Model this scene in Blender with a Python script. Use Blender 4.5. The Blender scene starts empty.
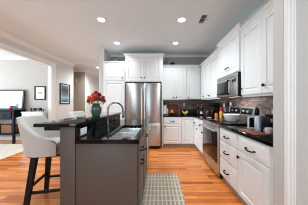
import bpy, bmesh, math, random
from mathutils import Vector, Matrix
random.seed(7)
PI = math.pi
S = bpy.context.scene
COL = S.collection

# ---------------------------------------------------------------- camera, world, lights, exposure
cam_d = bpy.data.cameras.new('camera')
cam = bpy.data.objects.new('camera', cam_d)
COL.objects.link(cam)
cam.location = (0, 0, 1.25)
cam.rotation_euler = (PI / 2, 0, 0)
cam_d.sensor_width = 36
cam_d.lens = 36 * 137 / 308
cam_d.shift_x = -4 / 308
cam_d.shift_y = 0.5 / 308
cam_d.clip_start = 0.02
S.camera = cam

w = bpy.data.worlds.new('world')
S.world = w
w.use_nodes = True
w.node_tree.nodes['Background'].inputs[0].default_value = (0.93, 0.96, 1.0, 1)
w.node_tree.nodes['Background'].inputs[1].default_value = 0.5

def area(name, loc, rot, sx, sy, power, col=(1, 1, 1)):
    d = bpy.data.lights.new(name, 'AREA')
    d.shape = 'RECTANGLE'
    d.size = sx
    d.size_y = sy
    d.energy = power
    d.color = col
    o = bpy.data.objects.new(name, d)
    o.location = loc
    o.rotation_euler = rot
    COL.objects.link(o)
    return o

# two fill lights added out of view behind the camera, and dining room daylight
area('rear_fill_light', (-1.75, -3.3, 1.5), (PI / 2, 0, 0), 1.1, 2.1, 58, (0.70, 0.93, 1.10))  # added rear light, placed for a bright streak in the refrigerator
area('side_fill_light', (2.8, -1.1, 1.5), (PI / 2, 0, PI / 2), 2.2, 2.1, 48, (0.72, 0.93, 1.04))  # added side light that brightens the left wall
area('dining_daylight', (-6.85, 2.2, 1.5), (PI / 2, 0, -PI / 2), 3.2, 2.0, 205, (0.77, 0.95, 1.03))

S.render.filter_size = 1.0
S.cycles.filter_width = 1.0
S.view_settings.view_transform = 'Standard'
S.view_settings.look = 'None'
S.view_settings.exposure = 0.0
S.view_settings.gamma = 1.0
S.view_settings.use_curve_mapping = False

# ---------------------------------------------------------------- materials
def srgb(r, g, b):
    f = lambda c: (c / 255 / 12.92) if c / 255 <= 0.04045 else ((c / 255 + 0.055) / 1.055) ** 2.4
    return (f(r), f(g), f(b), 1)

def mat(name, col, rough=0.5, metal=0.0, var=0.04, scale=8.0, bump=0.0, bscale=60, spec=0.5, emit=None, estr=0, stretch=None, trans=0, coat=0):
    m = bpy.data.materials.new(name)
    m.use_nodes = True
    nt = m.node_tree
    b = nt.nodes['Principled BSDF']
    b.inputs['Roughness'].default_value = rough
    b.inputs['Metallic'].default_value = metal
    b.inputs['Specular IOR Level'].default_value = spec
    b.inputs['Transmission Weight'].default_value = trans
    b.inputs['Coat Weight'].default_value = coat
    b.inputs['Coat Roughness'].default_value = 0.02
    tc = nt.nodes.new('ShaderNodeTexCoord')
    mp = nt.nodes.new('ShaderNodeMapping')
    nt.links.new(tc.outputs['Object'], mp.inputs['Vector'])
    if stretch:
        mp.inputs['Scale'].default_value = stretch
    n = nt.nodes.new('ShaderNodeTexNoise')
    n.inputs['Scale'].default_value = scale
    n.inputs['Detail'].default_value = 4
    nt.links.new(mp.outputs['Vector'], n.inputs['Vector'])
    r = nt.nodes.new('ShaderNodeValToRGB')
    r.color_ramp.elements[0].position = 0.3
    r.color_ramp.elements[1].position = 0.7
    r.color_ramp.elements[0].color = tuple(max(0, c * (1 - var)) for c in col[:3]) + (1,)
    r.color_ramp.elements[1].color = tuple(min(1, c * (1 + var)) for c in col[:3]) + (1,)
    nt.links.new(n.outputs['Fac'], r.inputs['Fac'])
    nt.links.new(r.outputs['Color'], b.inputs['Base Color'])
    if bump:
        n2 = nt.nodes.new('ShaderNodeTexNoise')
        n2.inputs['Scale'].default_value = bscale
        nt.links.new(mp.outputs['Vector'], n2.inputs['Vector'])
        bp = nt.nodes.new('ShaderNodeBump')
        bp.inputs['Strength'].default_value = bump
        bp.inputs['Distance'].default_value = 0.01
        nt.links.new(n2.outputs['Fac'], bp.inputs['Height'])
        nt.links.new(bp.outputs['Normal'], b.inputs['Normal'])
    if emit:
        b.inputs['Emission Color'].default_value = emit
        b.inputs['Emission Strength'].default_value = estr
    return m

def floor_mat():
    m = bpy.data.materials.new('oak_floor')
    m.use_nodes = True
    nt = m.node_tree
    L = nt.links.new
    b = nt.nodes['Principled BSDF']
    tc = nt.nodes.new('ShaderNodeTexCoord')
    br = nt.nodes.new('ShaderNodeTexBrick')
    br.inputs['Scale'].default_value = 1
    br.inputs['Brick Width'].default_value = 0.85
    br.inputs['Row Height'].default_value = 0.066
    br.inputs['Mortar Size'].default_value = 0.0016
    br.inputs['Mortar Smooth'].default_value = 0.3
    br.offset = 0.37
    br.offset_frequency = 3
    br.inputs['Color1'].default_value = (0, 0, 0, 1)
    br.inputs['Color2'].default_value = (1, 1, 1, 1)
    br.inputs['Mortar'].default_value = (0.5, 0.5, 0.5, 1)
    L(tc.outputs['Object'], br.inputs['Vector'])
    cr = nt.nodes.new('ShaderNodeValToRGB')
    e = cr.color_ramp.elements
    e[0].position = 0; e[0].color = (0.46, 0.105, 0.02, 1)
    e[1].position = 1; e[1].color = (0.93, 0.34, 0.09, 1)
    x = cr.color_ramp.elements.new(0.5); x.color = (0.80, 0.245, 0.055, 1)
    L(br.outputs['Color'], cr.inputs['Fac'])
    mp = nt.nodes.new('ShaderNodeMapping')
    mp.inputs['Scale'].default_value = (1.6, 30, 1)
    L(tc.outputs['Object'], mp.inputs['Vector'])
    n = nt.nodes.new('ShaderNodeTexNoise')
    n.inputs['Scale'].default_value = 2.0
    n.inputs['Detail'].default_value = 6
    n.inputs['Distortion'].default_value = 0.6
    L(mp.outputs['Vector'], n.inputs['Vector'])
    gr = nt.nodes.new('ShaderNodeValToRGB')
    gr.color_ramp.elements[0].position = 0.3; gr.color_ramp.elements[0].color = (0.74, 0.7, 0.66, 1)
    gr.color_ramp.elements[1].position = 0.65; gr.color_ramp.elements[1].color = (1.05, 1.05, 1.05, 1)
    L(n.outputs['Fac'], gr.inputs['Fac'])
    mx = nt.nodes.new('ShaderNodeMixRGB'); mx.blend_type = 'MULTIPLY'; mx.inputs[0].default_value = 1
    L(cr.outputs['Color'], mx.inputs[1]); L(gr.outputs['Color'], mx.inputs[2])
    m2 = nt.nodes.new('ShaderNodeMixRGB')
    m2.inputs[2].default_value = (0.2, 0.075, 0.03, 1)
    L(br.outputs['Fac'], m2.inputs[0]); L(mx.outputs['Color'], m2.inputs[1])
    L(m2.outputs['Color'], b.inputs['Base Color'])
    b.inputs['Roughness'].default_value = 0.27
    b.inputs['Coat Weight'].default_value = 0.0
    b.inputs['Specular IOR Level'].default_value = 0.38
    b.inputs['Coat Roughness'].default_value = 0.15
    return m

def tile_mat():
    m = bpy.data.materials.new('stone_mosaic')
    m.use_nodes = True
    nt = m.node_tree
    L = nt.links.new
    b = nt.nodes['Principled BSDF']
    tc = nt.nodes.new('ShaderNodeTexCoord')
    sp = nt.nodes.new('ShaderNodeSeparateXYZ')
    cb = nt.nodes.new('ShaderNodeCombineXYZ')
    ad = nt.nodes.new('ShaderNodeMath'); ad.operation = 'ADD'
    L(tc.outputs['Object'], sp.inputs[0])
    L(sp.outputs['X'], ad.inputs[0]); L(sp.outputs['Y'], ad.inputs[1])
    L(ad.outputs[0], cb.inputs['X']); L(sp.outputs['Z'], cb.inputs['Y'])
    br = nt.nodes.new('ShaderNodeTexBrick')
    br.inputs['Scale'].default_value = 1
    br.inputs['Brick Width'].default_value = 0.08
    br.inputs['Row Height'].default_value = 0.021
    br.inputs['Mortar Size'].default_value = 0.0018
    br.offset = 0.43; br.offset_frequency = 3
    br.inputs['Color1'].default_value = (0, 0, 0, 1)
    br.inputs['Color2'].default_value = (1, 1, 1, 1)
    br.inputs['Mortar'].default_value = (0.3, 0.3, 0.3, 1)
    L(cb.outputs[0], br.inputs['Vector'])
    cr = nt.nodes.new('ShaderNodeValToRGB')
    e = cr.color_ramp.elements
    e[0].position = 0; e[0].color = srgb(104, 86, 80)
    e[1].position = 1; e[1].color = srgb(172, 152, 142)
    x = e.new(0.35); x.color = srgb(138, 112, 104)
    x = e.new(0.7); x.color = srgb(158, 140, 134)
    L(br.outputs['Color'], cr.inputs['Fac'])
    L(cr.outputs['Color'], b.inputs['Base Color'])
    b.inputs['Roughness'].default_value = 0.35
    return m

def rug_mat():
    m = bpy.data.materials.new('woven_runner')
    m.use_nodes = True
    nt = m.node_tree
    L = nt.links.new
    b = nt.nodes['Principled BSDF']
    tc = nt.nodes.new('ShaderNodeTexCoord')
    br = nt.nodes.new('ShaderNodeTexBrick')
    br.inputs['Scale'].default_value = 1
    br.offset = 0
    br.inputs['Brick Width'].default_value = 0.052
    br.inputs['Row Height'].default_value = 0.095
    br.inputs['Mortar Size'].default_value = 0.012
    br.inputs['Mortar Smooth'].default_value = 0.3
    br.inputs['Color1'].default_value = srgb(150, 134, 116)
    br.inputs['Color2'].default_value = srgb(166, 150, 132)
    br.inputs['Mortar'].default_value = srgb(204, 188, 168)
    L(tc.outputs['Object'], br.inputs['Vector'])
    n = nt.nodes.new('ShaderNodeTexNoise'); n.inputs['Scale'].default_value = 140
    L(tc.outputs['Object'], n.inputs['Vector'])
    mx = nt.nodes.new('ShaderNodeMixRGB'); mx.blend_type = 'OVERLAY'; mx.inputs[0].default_value = 0.4
    L(br.outputs['Color'], mx.inputs[1]); L(n.outputs['Fac'], mx.inputs[2])
    L(mx.outputs['Color'], b.inputs['Base Color'])
    b.inputs['Roughness'].default_value = 0.95
    return m

def photo_mat(name, stops, axis='Z', lo=0, hi=1, nz=0.25):
    """a printed picture: bands of colour up the sheet, broken by noise"""
    m = bpy.data.materials.new(name)
    m.use_nodes = True
    nt = m.node_tree
    L = nt.links.new
    b = nt.nodes['Principled BSDF']
    tc = nt.nodes.new('ShaderNodeTexCoord')
    sp = nt.nodes.new('ShaderNodeSeparateXYZ')
    L(tc.outputs['Object'], sp.inputs[0])
    mr = nt.nodes.new('ShaderNodeMapRange')
    mr.inputs['From Min'].default_value = lo; mr.inputs['From Max'].default_value = hi
    L(sp.outputs[axis], mr.inputs['Value'])
    n = nt.nodes.new('ShaderNodeTexNoise'); n.inputs['Scale'].default_value = 9
    L(tc.outputs['Object'], n.inputs['Vector'])
    ma = nt.nodes.new('ShaderNodeMath'); ma.operation = 'MULTIPLY_ADD'
    L(n.outputs['Fac'], ma.inputs[0]); ma.inputs[1].default_value = nz
    L(mr.outputs[0], ma.inputs[2])
    sb = nt.nodes.new('ShaderNodeMath'); sb.operation = 'SUBTRACT'; sb.inputs[1].default_value = nz / 2
    L(ma.outputs[0], sb.inputs[0])
    cr = nt.nodes.new('ShaderNodeValToRGB')
    e = cr.color_ramp.elements
    e[0].position, e[0].color = stops[0]
    e[1].position, e[1].color = stops[-1]
    for p, c in stops[1:-1]:
        x = e.new(p); x.color = c
    L(sb.outputs[0], cr.inputs['Fac'])
    L(cr.outputs['Color'], b.inputs['Base Color'])
    b.inputs['Roughness'].default_value = 0.3
    return m

M = {}
M['floor'] = floor_mat()
M['tile'] = tile_mat()
M['rug'] = rug_mat()
M['ceiling'] = mat('ceiling_paint', srgb(229, 238, 242), 0.9, var=0.01)
M['wall'] = mat('warm_grey_wall_paint', srgb(220, 218, 214), 0.85, var=0.01)
M['wall_light'] = mat('pale_dining_wall_paint', srgb(192, 184, 179), 0.85, var=0.01)
M['wall_shade'] = mat('shade_toned_wall_paint', srgb(204, 201, 197), 0.85, var=0.01)  # wall paint darkened, the right wall's weaker light is in the colour
M['hallwhite'] = mat('white_hall_paint', srgb(240, 239, 236), 0.85, var=0.01)
M['taupe2'] = mat('tan_plastic', srgb(214, 180, 150), 0.5)
M['greige'] = mat('shade_darkened_greige_paint', srgb(178, 172, 162), 0.85, var=0.01)  # greige darkened to hold the shade above the cabinets in its colour
M['taupe'] = mat('taupe_hall_paint', srgb(190, 176, 160), 0.85, var=0.02)
M['trim'] = mat('white_trim_paint', srgb(244, 243, 240), 0.4, var=0.01)
M['cab'] = mat('white_cabinet_paint', srgb(238, 238, 237), 0.38, var=0.01)
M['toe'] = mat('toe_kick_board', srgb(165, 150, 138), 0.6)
M['island'] = mat('taupe_island_paint', srgb(92, 80, 73), 0.5, var=0.02)
M['granite'] = mat('black_granite', srgb(9, 8, 9), 0.025, var=0.6, scale=120, spec=0.22)
M['granite_bar'] = mat('polished_black_granite', srgb(9, 8, 9), 0.02, var=0.6, scale=120, spec=0.3)
M['black'] = mat('black_metal', srgb(14, 13, 13), 0.4, 0.3, spec=.3)
M['blackplastic'] = mat('black_plastic', srgb(15, 14, 15), 0.4, spec=.3)
M['blackglass'] = mat('black_glass', srgb(14, 13, 14), 0.05, spec=0.6)
M['ovenglass'] = mat('oven_window_glass', srgb(30, 26, 25), 0.08, spec=0.35)
M['steel'] = mat('brushed_steel_painted_streaks', srgb(192, 189, 187), 0.22, 1.0, var=0.14, scale=3, stretch=(7, 7, .1))  # broad vertical tone streaks imitate reflections in the base colour
M['steel2'] = mat('satin_steel', srgb(222, 220, 217), 0.35, 0.75, var=0.03)
M['steel3'] = mat('appliance_steel', srgb(200, 198, 195), 0.3, 0.92, var=0.04, scale=3, stretch=(7, 7, .1))
M['fill_panel'] = mat('added_fill_panel', (1, 1, 1, 1), 0.4, emit=(1, 0.96, 0.9, 1), estr=1.2)  # glow for the added fill over the cooktop
def brushed(m, rough, aniso, rot):
    nt = m.node_tree
    b = nt.nodes['Principled BSDF']
    t = nt.nodes.new('ShaderNodeTangent')
    t.direction_type = 'RADIAL'
    t.axis = 'Z'
    nt.links.new(t.outputs[0], b.inputs['Tangent'])
    b.inputs['Roughness'].default_value = rough
    b.inputs['Anisotropic'].default_value = aniso
    b.inputs['Anisotropic Rotation'].default_value = rot
brushed(M['steel'], 0.36, 0.9, 0.25)
M['sinksteel'] = mat('sink_steel', srgb(230, 229, 228), 0.26, 0.95, var=0.05)
M['chrome'] = mat('brushed_nickel', srgb(112, 109, 106), 0.2, 1.0, var=0.04)
M['fabric'] = mat('cream_stool_fabric', srgb(208, 203, 197), 0.95, var=0.05, scale=60, bump=0.25, bscale=180)
M['leg'] = mat('black_stained_wood', srgb(15, 13, 12), 0.5, var=0.2, spec=.25)
M['navy'] = mat('navy_painted_wood', srgb(13, 18, 30), 0.6, var=0.15, spec=.15)
M['cream_rug'] = mat('cream_dining_rug', srgb(230, 214, 196), 0.95, var=0.06, scale=25, bump=0.2, bscale=150)
M['lamp'] = mat('lamp_lens', (1, 1, 1, 1), 0.4, emit=(1, 0.96, 0.9, 1), estr=7)
M['vase'] = mat('green_glazed_vase', srgb(72, 92, 78), 0.12, var=0.25, scale=18)
M['rose'] = mat('red_rose_petals', srgb(150, 26, 18), 0.6, var=0.35, scale=14)
M['rose2'] = mat('orange_red_petals', srgb(214, 84, 44), 0.6, var=0.3, scale=14)
M['leafgreen'] = mat('dark_green_leaf', srgb(48, 74, 38), 0.5, var=0.3)
M['white'] = mat('white_ceramic', srgb(236, 234, 230), 0.2, var=0.01)
M['wood'] = mat('red_brown_wood', srgb(126, 62, 40), 0.6, var=0.2, scale=5, stretch=(1, 12, 12))
M['orange'] = mat('orange_label', srgb(226, 120, 42), 0.4)
M['amber'] = mat('amber_plastic', srgb(224, 168, 84), 0.4, var=.15)
M['red'] = mat('red_plastic', srgb(200, 40, 34), 0.35)
M['yellow'] = mat('yellow_fruit', srgb(214, 196, 74), 0.5, var=0.15)
M['lime'] = mat('lime_green', srgb(170, 188, 70), 0.5, var=0.15)
M['burgundy'] = mat('burgundy_glaze', srgb(74, 24, 34), 0.2, var=0.2)
M['bread'] = mat('orange_fruit_skin', srgb(250, 166, 66), 0.5, var=0.2)
M['blue'] = mat('turquoise_glaze', srgb(40, 130, 165), 0.3, var=0.1)
M['brownbasket'] = mat('brown_wicker', srgb(128, 80, 58), 0.8, var=0.4, scale=60)
M['paper'] = mat('white_mat_board', srgb(240, 239, 236), 0.8, var=0.01)
M['darkbottle'] = mat('dark_bottle_glass', srgb(30, 26, 24), 0.1, var=0.3)
M['glass'] = mat('clear_glass', srgb(232, 240, 240), 0.03, trans=0.9, var=0.0)
M['bluesteel'] = mat('blue_grey_steel', srgb(178, 190, 204), 0.3, 0.5, var=0.2, scale=6)

# ---------------------------------------------------------------- mesh helpers
class MB:
    def __init__(s):
        s.bm = bmesh.new()
    def box(s, x0, x1, y0, y1, z0, z1, bev=0.0, seg=2):
        t = bmesh.new()
        bmesh.ops.create_cube(t, size=1)
        for v in t.verts:
            v.co = Vector(((x0 + x1) / 2 + v.co.x * (x1 - x0), (y0 + y1) / 2 + v.co.y * (y1 - y0), (z0 + z1) / 2 + v.co.z * (z1 - z0)))
        if bev:
            bmesh.ops.bevel(t, geom=t.edges[:], offset=bev, segments=seg, affect='EDGES', profile=0.5)
        s._add(t)
        return s
    def _add(s, t, mtx=None):
        me = bpy.data.meshes.new('tmp')
        if mtx is not None:
            bmesh.ops.transform(t, matrix=mtx, verts=t.verts[:])
        t.to_mesh(me)
        t.free()
        s.bm.from_mesh(me)
        bpy.data.meshes.remove(me)
    def rings(s, rs, cap0=True, cap1=True, closed=True):
        """loft a list of vertex rings"""
        vs = [[s.bm.verts.new(p) for p in r] for r in rs]
        for a, b in zip(vs, vs[1:]):
            n = len(a)
            for i in range(n if closed else n - 1):
                j = (i + 1) % n
                s.bm.faces.new((a[i], a[j], b[j], b[i]))
        if cap0:
            s.bm.faces.new(vs[0][::-1])
        if cap1:
            s.bm.faces.new(vs[-1])
        return s
    def lathe(s, prof, c=(0, 0, 0), n=24, cap0=True, cap1=True, axis='Z', sx=1, sy=1):
        rs = []
        for r, z in prof:
            ring = []
            for i in range(n):
                a = 2 * PI * i / n
                p = (r * math.cos(a) * sx, r * math.sin(a) * sy, z)
                if axis == 'Y':
                    p = (p[0], -p[2], p[1])
                elif axis == 'X':
                    p = (p[2], p[0], p[1])
                ring.append((c[0] + p[0], c[1] + p[1], c[2] + p[2]))
            rs.append(ring)
        return s.rings(rs, cap0, cap1)
    def tube(s, pts, r, n=8, r1=None):
        pts = [Vector(p) for p in pts]
        rs = []
        up = None
        for i, p in enumerate(pts):
            d = (pts[min(i + 1, len(pts) - 1)] - pts[max(i - 1, 0)]).normalized()
            if up is None:
                up = d.orthogonal().normalized()
            up = (up - d * up.dot(d)).normalized()
            sd = d.cross(up)
            rr = r if r1 is None else r + (r1 - r) * i / (len(pts) - 1)
            rs.append([p + (up * math.cos(2 * PI * k / n) + sd * math.sin(2 * PI * k / n)) * rr for k in range(n)])
        return s.rings(rs)
    def bar(s, p, q, wx, wy=None, wx1=None):
        """square section bar from p to q with axis-aligned section"""
        wy = wy or wx
        k = (wx1 or wx) / wx
        p, q = Vector(p), Vector(q)
        d = (q - p).normalized()
        u = Vector((1, 0, 0)) if abs(d.x) < 0.7 else Vector((0, 1, 0))
        u = (u - d * u.dot(d)).normalized()
        v = d.cross(u)
        f = lambda c, m: [c + (u * a * wx + v * b * wy) * 0.5 * m for a, b in ((-1, -1), (1, -1), (1, 1), (-1, 1))]
        return s.rings([f(p, 1), f(q, k)])
    def prism(s, poly, axis, a, b):
        """extrude 2-D polygon along axis; poly coords are the other two axes in xyz order"""
        def P(u, v, t):
            return {'X': (t, u, v), 'Y': (u, t, v), 'Z': (u, v, t)}[axis]
        return s.rings([[P(u, v, a) for u, v in poly], [P(u, v, b) for u, v in poly]])
    def ball(s, c, rx, ry=None, rz=None, seg=16):
        t = bmesh.new()
        bmesh.ops.create_uvsphere(t, u_segments=seg, v_segments=max(6, seg // 2), radius=1)
        s._add(t, Matrix.Translation(c) @ Matrix.Diagonal((rx, ry or rx, rz or rx, 1)))
        return s
    def openbox(s, x0, x1, y0, y1, z0, z1, t, r=0.0):
        """box without a lid, wall thickness t"""
        def R(i, z):
            return [(x0 + i, y0 + i, z), (x1 - i, y0 + i, z), (x1 - i, y1 - i, z), (x0 + i, y1 - i, z)]
        return s.rings([R(0, z0), R(0, z1), R(t, z1), R(t + r, z0 + t)])
    def build(s, name, m, parent=None, loc=None, rot=None, smooth=True):
        bmesh.ops.remove_doubles(s.bm, verts=s.bm.verts[:], dist=1e-6)
        bmesh.ops.recalc_face_normals(s.bm, faces=s.bm.faces[:])
        me = bpy.data.meshes.new(name)
        s.bm.to_mesh(me)
        s.bm.free()
        me.materials.append(m)
        if smooth:
            for p in me.polygons:
                p.use_smooth = True
            try:
                me.set_sharp_from_angle(angle=math.radians(29))
            except Exception:
                pass
        o = bpy.data.objects.new(name, me)
        COL.objects.link(o)
        if parent is not None:
            o.parent = parent
        if loc is not None:
            o.location = loc
        if rot is not None:
            o.rotation_euler = rot
        return o

def tag(o, label, cat, group=None):
    o['label'] = label
    o['category'] = cat
    if group:
        o['group'] = group
    return o

def thing(name, label, cat, loc=(0, 0, 0), rz=0.0, group=None):
    o = bpy.data.objects.new(name, None)
    o.empty_display_size = 0.05
    COL.objects.link(o)
    o.location = loc
    o.rotation_euler = (0, 0, rz)
    return tag(o, label, cat, group)

def struct(name, mb, m):
    o = mb.build(name, m)
    o['kind'] = 'structure'
    return o

def copy_tree(o, parent=None):
    c = o.copy()
    COL.objects.link(c)
    if parent is not None:
        c.parent = parent
    for ch in list(o.children):
        copy_tree(ch, c)
    return c

# ---------------------------------------------------------------- the room
H = 2.80          # ceiling height
XL = -3.40        # face of the left wall
XR = 1.63         # face of the right kitchen wall
YB = 4.44         # face of the back kitchen wall

struct('floor', MB().box(-7.1, 3.1, -3.6, 8.5, -0.1, 0), M['floor'])
struct('ceiling', MB().box(-7.1, 3.1, -3.6, 8.5, H, H + 0.1), M['ceiling'])
struct('wall_left', MB().box(XL - 0.12, XL, -3.6, 1.5, 0, H).box(XL - 0.12, XL, 1.5, 4.39, 2.44, H).box(XL - 0.12, XL, 4.39, 5.51, 0, H), M['wall'])
struct('wall_back', MB().box(-1.54, XR + 0.12, YB, YB + 0.12, 0, H), M['greige'])
struct('wall_right', MB().box(XR, XR + 0.12, 1.19, YB, 0, H).box(1.0, 3.0, 1.095, 1.19, 0, H), M['wall_shade'])
struct('wall_right_room', MB().box(2.9, 3.0, -3.5, -2.3, 0, H).box(2.9, 3.0, .1, 1.095, 0, H).box(2.9, 3.0, -2.3, .1, 0, .35).box(2.9, 3.0, -2.3, .1, 2.6, H), M['wall'])
struct('wall_rear', MB().box(-7.0, -2.35, -3.5, -3.4, 0, H).box(-1.15, 2.9, -3.5, -3.4, 0, H).box(-2.35, -1.15, -3.5, -3.4, 0, 0.35).box(-2.35, -1.15, -3.5, -3.4, 2.6, H), M['wall'])
struct('wall_dining_back', MB().box(-7.0, XL - 0.12, 4.60, 4.72, 0, H), M['wall_light'])
struct('wall_dining_left', MB().box(-7.1, -7.0, -3.4, 0.5, 0, H).box(-7.1, -7.0, 3.9, 4.6, 0, H).box(-7.1, -7.0, 0.5, 3.9, 0, 0.45).box(-7.1, -7.0, 0.5, 3.9, 2.55, H), M['wall_light'])
struct('wall_hall_back', MB().box(-5.0, XL, 6.38, 6.5, 0, H), M['taupe'])
struct('wall_hall_side', MB().box(-5.1, -5.0, 4.72, 6.5, 0, H), M['taupe'])
struct('wall_hall_left', MB().box(XL - 0.12, XL, 6.5, 8.4, 0, H).box(XL - 0.001, XL + 0.004, 6.381, 6.5, 0, H), M['hallwhite'])
struct('wall_hall_end', MB().box(XL, -1.54, 8.3, 8.4, 0, H), M['hallwhite'])
struct('wall_hall_right', MB().box(-1.68, -1.54, 3.90, 8.3, 0, H), M['wall'])

def crown_poly(x, s=1, h=0.10, p=0.085):
    return [(x, H - 0.001), (x + s * p, H - 0.001), (x + s * p, H - 0.018), (x + s * p * 0.75, H - 0.03), (x + s * p * 0.35, H - h * 0.72), (x + s * 0.014, H - h * 0.85), (x + s * 0.012, H - h), (x, H - h)]

struct('trim_1', MB().prism(crown_poly(XL), 'Y', -3.4, 5.51), M['trim'])
struct('trim_2', MB().prism(crown_poly(XL), 'Y', 6.38, 8.3), M['trim'])
struct('trim_3', MB().prism(crown_poly(4.60, -1), 'X', -7.0, XL - 0.12), M['trim'])
struct('trim_4', MB().prism(crown_poly(YB, -1, 0.07, 0.05), 'X', -1.54, XR), M['trim'])
struct('trim_5', MB().prism(crown_poly(6.38, -1), 'X', -5.0, XL), M['trim'])
# casing of the wide opening to the dining room
def casing_prof(a, b, x, s):      # stepped section from edge a (opening) to b
    d = (b - a)
    return [(x, a), (x + s * 0.014, a), (x + s * 0.014, a + d * .55), (x + s * 0.02, a + d * .62), (x + s * 0.02, a + d * .85), (x + s * 0.028, a + d * .9), (x + s * 0.028, b), (x, b)]
cs = MB()
cs.prism(casing_prof(4.39, 4.53, XL, 1), 'Z', 0, 2.44)
cs.rings([[(x, y0, z) for x, z in casing_prof(2.44, 2.55, XL, 1)] for y0 in (1.4, 4.53)])
cs.prism(casing_prof(1.5, 1.38, XL, 1), 'Z', 0, 2.44)
cs.box(XL - 0.12, XL, 4.375, 4.389, 0, 2.43)
cs.box(XL - 0.12, XL, 1.501, 4.389, 2.428, 2.439)
struct('trim_6', cs, M['trim'])
# fluted casing at the near end of the right-hand wall
fl = []
for x, y in ((1.005, 0), (1.005, -.014), (1.016, -.022), (1.03, -.022), (1.034, -.015), (1.042, -.015), (1.046, -.022), (1.056, -.022), (1.06, -.015), (1.068, -.015), (1.072, -.022), (1.082, -.022), (1.086, -.012), (1.09, -.012), (1.09, 0)):
    fl.append((x, 1.095 + y))
struct('trim_7', MB().prism(fl, 'Z', 0, H), M['trim'])
struct('trim_8', MB().box(1.0, 3.0, 1.062, 1.0949, H - .09, H - .001, .01), M['trim'])
# baseboards
struct('baseboard_left', MB().box(XL, XL + .014, 4.535, 5.51, 0, .13, .004).box(XL, XL + .014, -3.4, 1.375, 0, .13, .004), M['trim'])
struct('baseboard_dining', MB().box(-7, XL - .13, 4.586, 4.6, 0, .13, .004), M['trim'])
struct('baseboard_hall', MB().box(-5, XL, 6.366, 6.38, 0, .13, .004).box(XL, -1.69, 8.286, 8.3, 0, .13, .004), M['trim'])
# window frames: two added for the unseen fill lights, one for the dining room
wf = MB()
for x in (-2.35, -1.21):
    wf.box(x, x + .06, -3.49, -3.42, .35, 2.6)
for z in (.35, 1.45, 2.54):
    wf.box(-2.35, -1.15, -3.49, -3.42, z, z + .06)
struct('added_window_1', wf, M['trim'])
wf = MB()
for y in (-2.3, -1.13, .04):
    wf.box(2.91, 2.98, y, y + .06, .35, 2.6)
for z in (.35, 1.45, 2.54):
    wf.box(2.91, 2.98, -2.3, .1, z, z + .06)
struct('added_window_2', wf, M['trim'])
wf = MB()
for y in (.5, 2.17, 3.84):
    wf.box(-7.08, -7.02, y, y + .06, .45, 2.55)
for z in (.45, 1.45, 2.49):
    wf.box(-7.08, -7.02, .5, 3.9, z, z + .06)
struct('window_3', wf, M['trim'])
# stone mosaic behind the worktops
struct('trim_9', MB().box(.145, XR - .008, YB - .008, YB - .0005, .906, 1.36).box(XR - .008, XR - .0005, 1.195, YB - .0085, .906, 1.36), M['tile'])

# ---------------------------------------------------------------- cabinet builders
def rect(x0, x1, z0, z1, i, y):
    return [(x0 + i, y, z0 + i), (x1 - i, y, z0 + i), (x1 - i, y, z1 - i), (x0 + i, y, z1 - i)]

def door_mb(x0, x1, z0, z1, t=.02):
    f = min(.058, (x1 - x0) * .2, (z1 - z0) * .22)
    R = lambda i, y: rect(x0, x1, z0, z1, i, y)
    return MB().rings([R(0, -.001), R(0, -t + .003), R(.003, -t), R(f, -t), R(f + .005, -t + .013), R(f + .017, -t + .013), R(f + .036, -t + .003)])

def drawer_mb(x0, x1, z0, z1, t=.02):
    R = lambda i, y: rect(x0, x1, z0, z1, i, y)
    f = min(.03, (z1 - z0) * .18)
    return MB().rings([R(0, -.001), R(0, -t + .006), R(.008, -t + .001), R(f, -t), R(f + .004, -t - .002)])

def knob(parent, x, z, y=-.02, m=None):
    MB().lathe([(.007, 0), (.007, .012), (.017, .016), (.02, .022), (.014, .03)], (x, y, z), 12, axis='Y').build('knob', m or M['black'], parent)

def pull(parent, x, z, y=-.021, wd=.10):
    b = MB()
    h = wd / 2
    b.tube([(x - h, y - .004, z), (x - h, y - .02, z - .001), (x - h * .75, y - .03, z - .006), (x, y - .033, z - .012), (x + h * .75, y - .03, z - .006), (x + h, y - .02, z - .001), (x + h, y - .004, z)], .008, 8)
    b.lathe([(.011, 0), (.009, .006)], (x - h, y, z), 10, axis='Y')
    b.lathe([(.011, 0), (.009, .006)], (x + h, y, z), 10, axis='Y')
    b.build('pull', M['black'], parent)

def crown_mb(x0, x1, dep, z0, h, p, gl, gr):
    prof = [(0, 0.004), (.18, 0.012), (.28, .012), (.45, .25 * p), (.75, .7 * p), (.86, p * .85), (.88, p), (1, p)]
    rs = []
    for k, g in prof:
        z = z0 + h * k
        a = x0 - (g if gl else 0)
        b = x1 + (g if gr else 0)
        rs.append([(a, -g, z), (b, -g, z), (b, dep, z), (a, dep, z)])
    return MB().rings(rs)

def cabinet(name, label, loc, rz, wd, dep, z0, z1, fronts, m='cab', group=None, toe=0, crown=None, rail=0, x_crown=None, hollow=False):
    t = thing(name, label, 'cabinet', loc, rz, group)
    b = MB()
    if hollow:
        b.openbox(0, wd, 0, dep, z0, z1, .018)
    else:
        b.box(0, wd, 0, dep, z0, z1, .002, 1)
    b.build('cabinet_body', M[m], t)
    if toe:
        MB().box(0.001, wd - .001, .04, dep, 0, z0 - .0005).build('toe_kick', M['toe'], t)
    if rail:
        MB().box(0.001, wd - .001, .0, .02, z0 - rail, z0 - .0005, .003).build('light_rail', M[m], t)
    if crown:
        h, p, gl, gr = crown
        xc = x_crown or (0, wd)
        crown_mb(xc[0], xc[1], dep, z1 + .0005, h, p, gl, gr).build('crown_moulding', M[m], t)
    for f in fronts:
        k, x0, x1, a, c, hw = f[:6]
        if k == 'door':
            o = door_mb(x0, x1, a, c).build('door', M[m], t, smooth=False)
        else:
            o = drawer_mb(x0, x1, a, c).build('drawer', M[m], t, smooth=False)
        if hw == 'knob':
            knob(o, f[6], f[7])
        elif hw == 'pull':
            pull(o, f[6], f[7], wd=f[8] if len(f) > 8 else .10)
    return t

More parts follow.
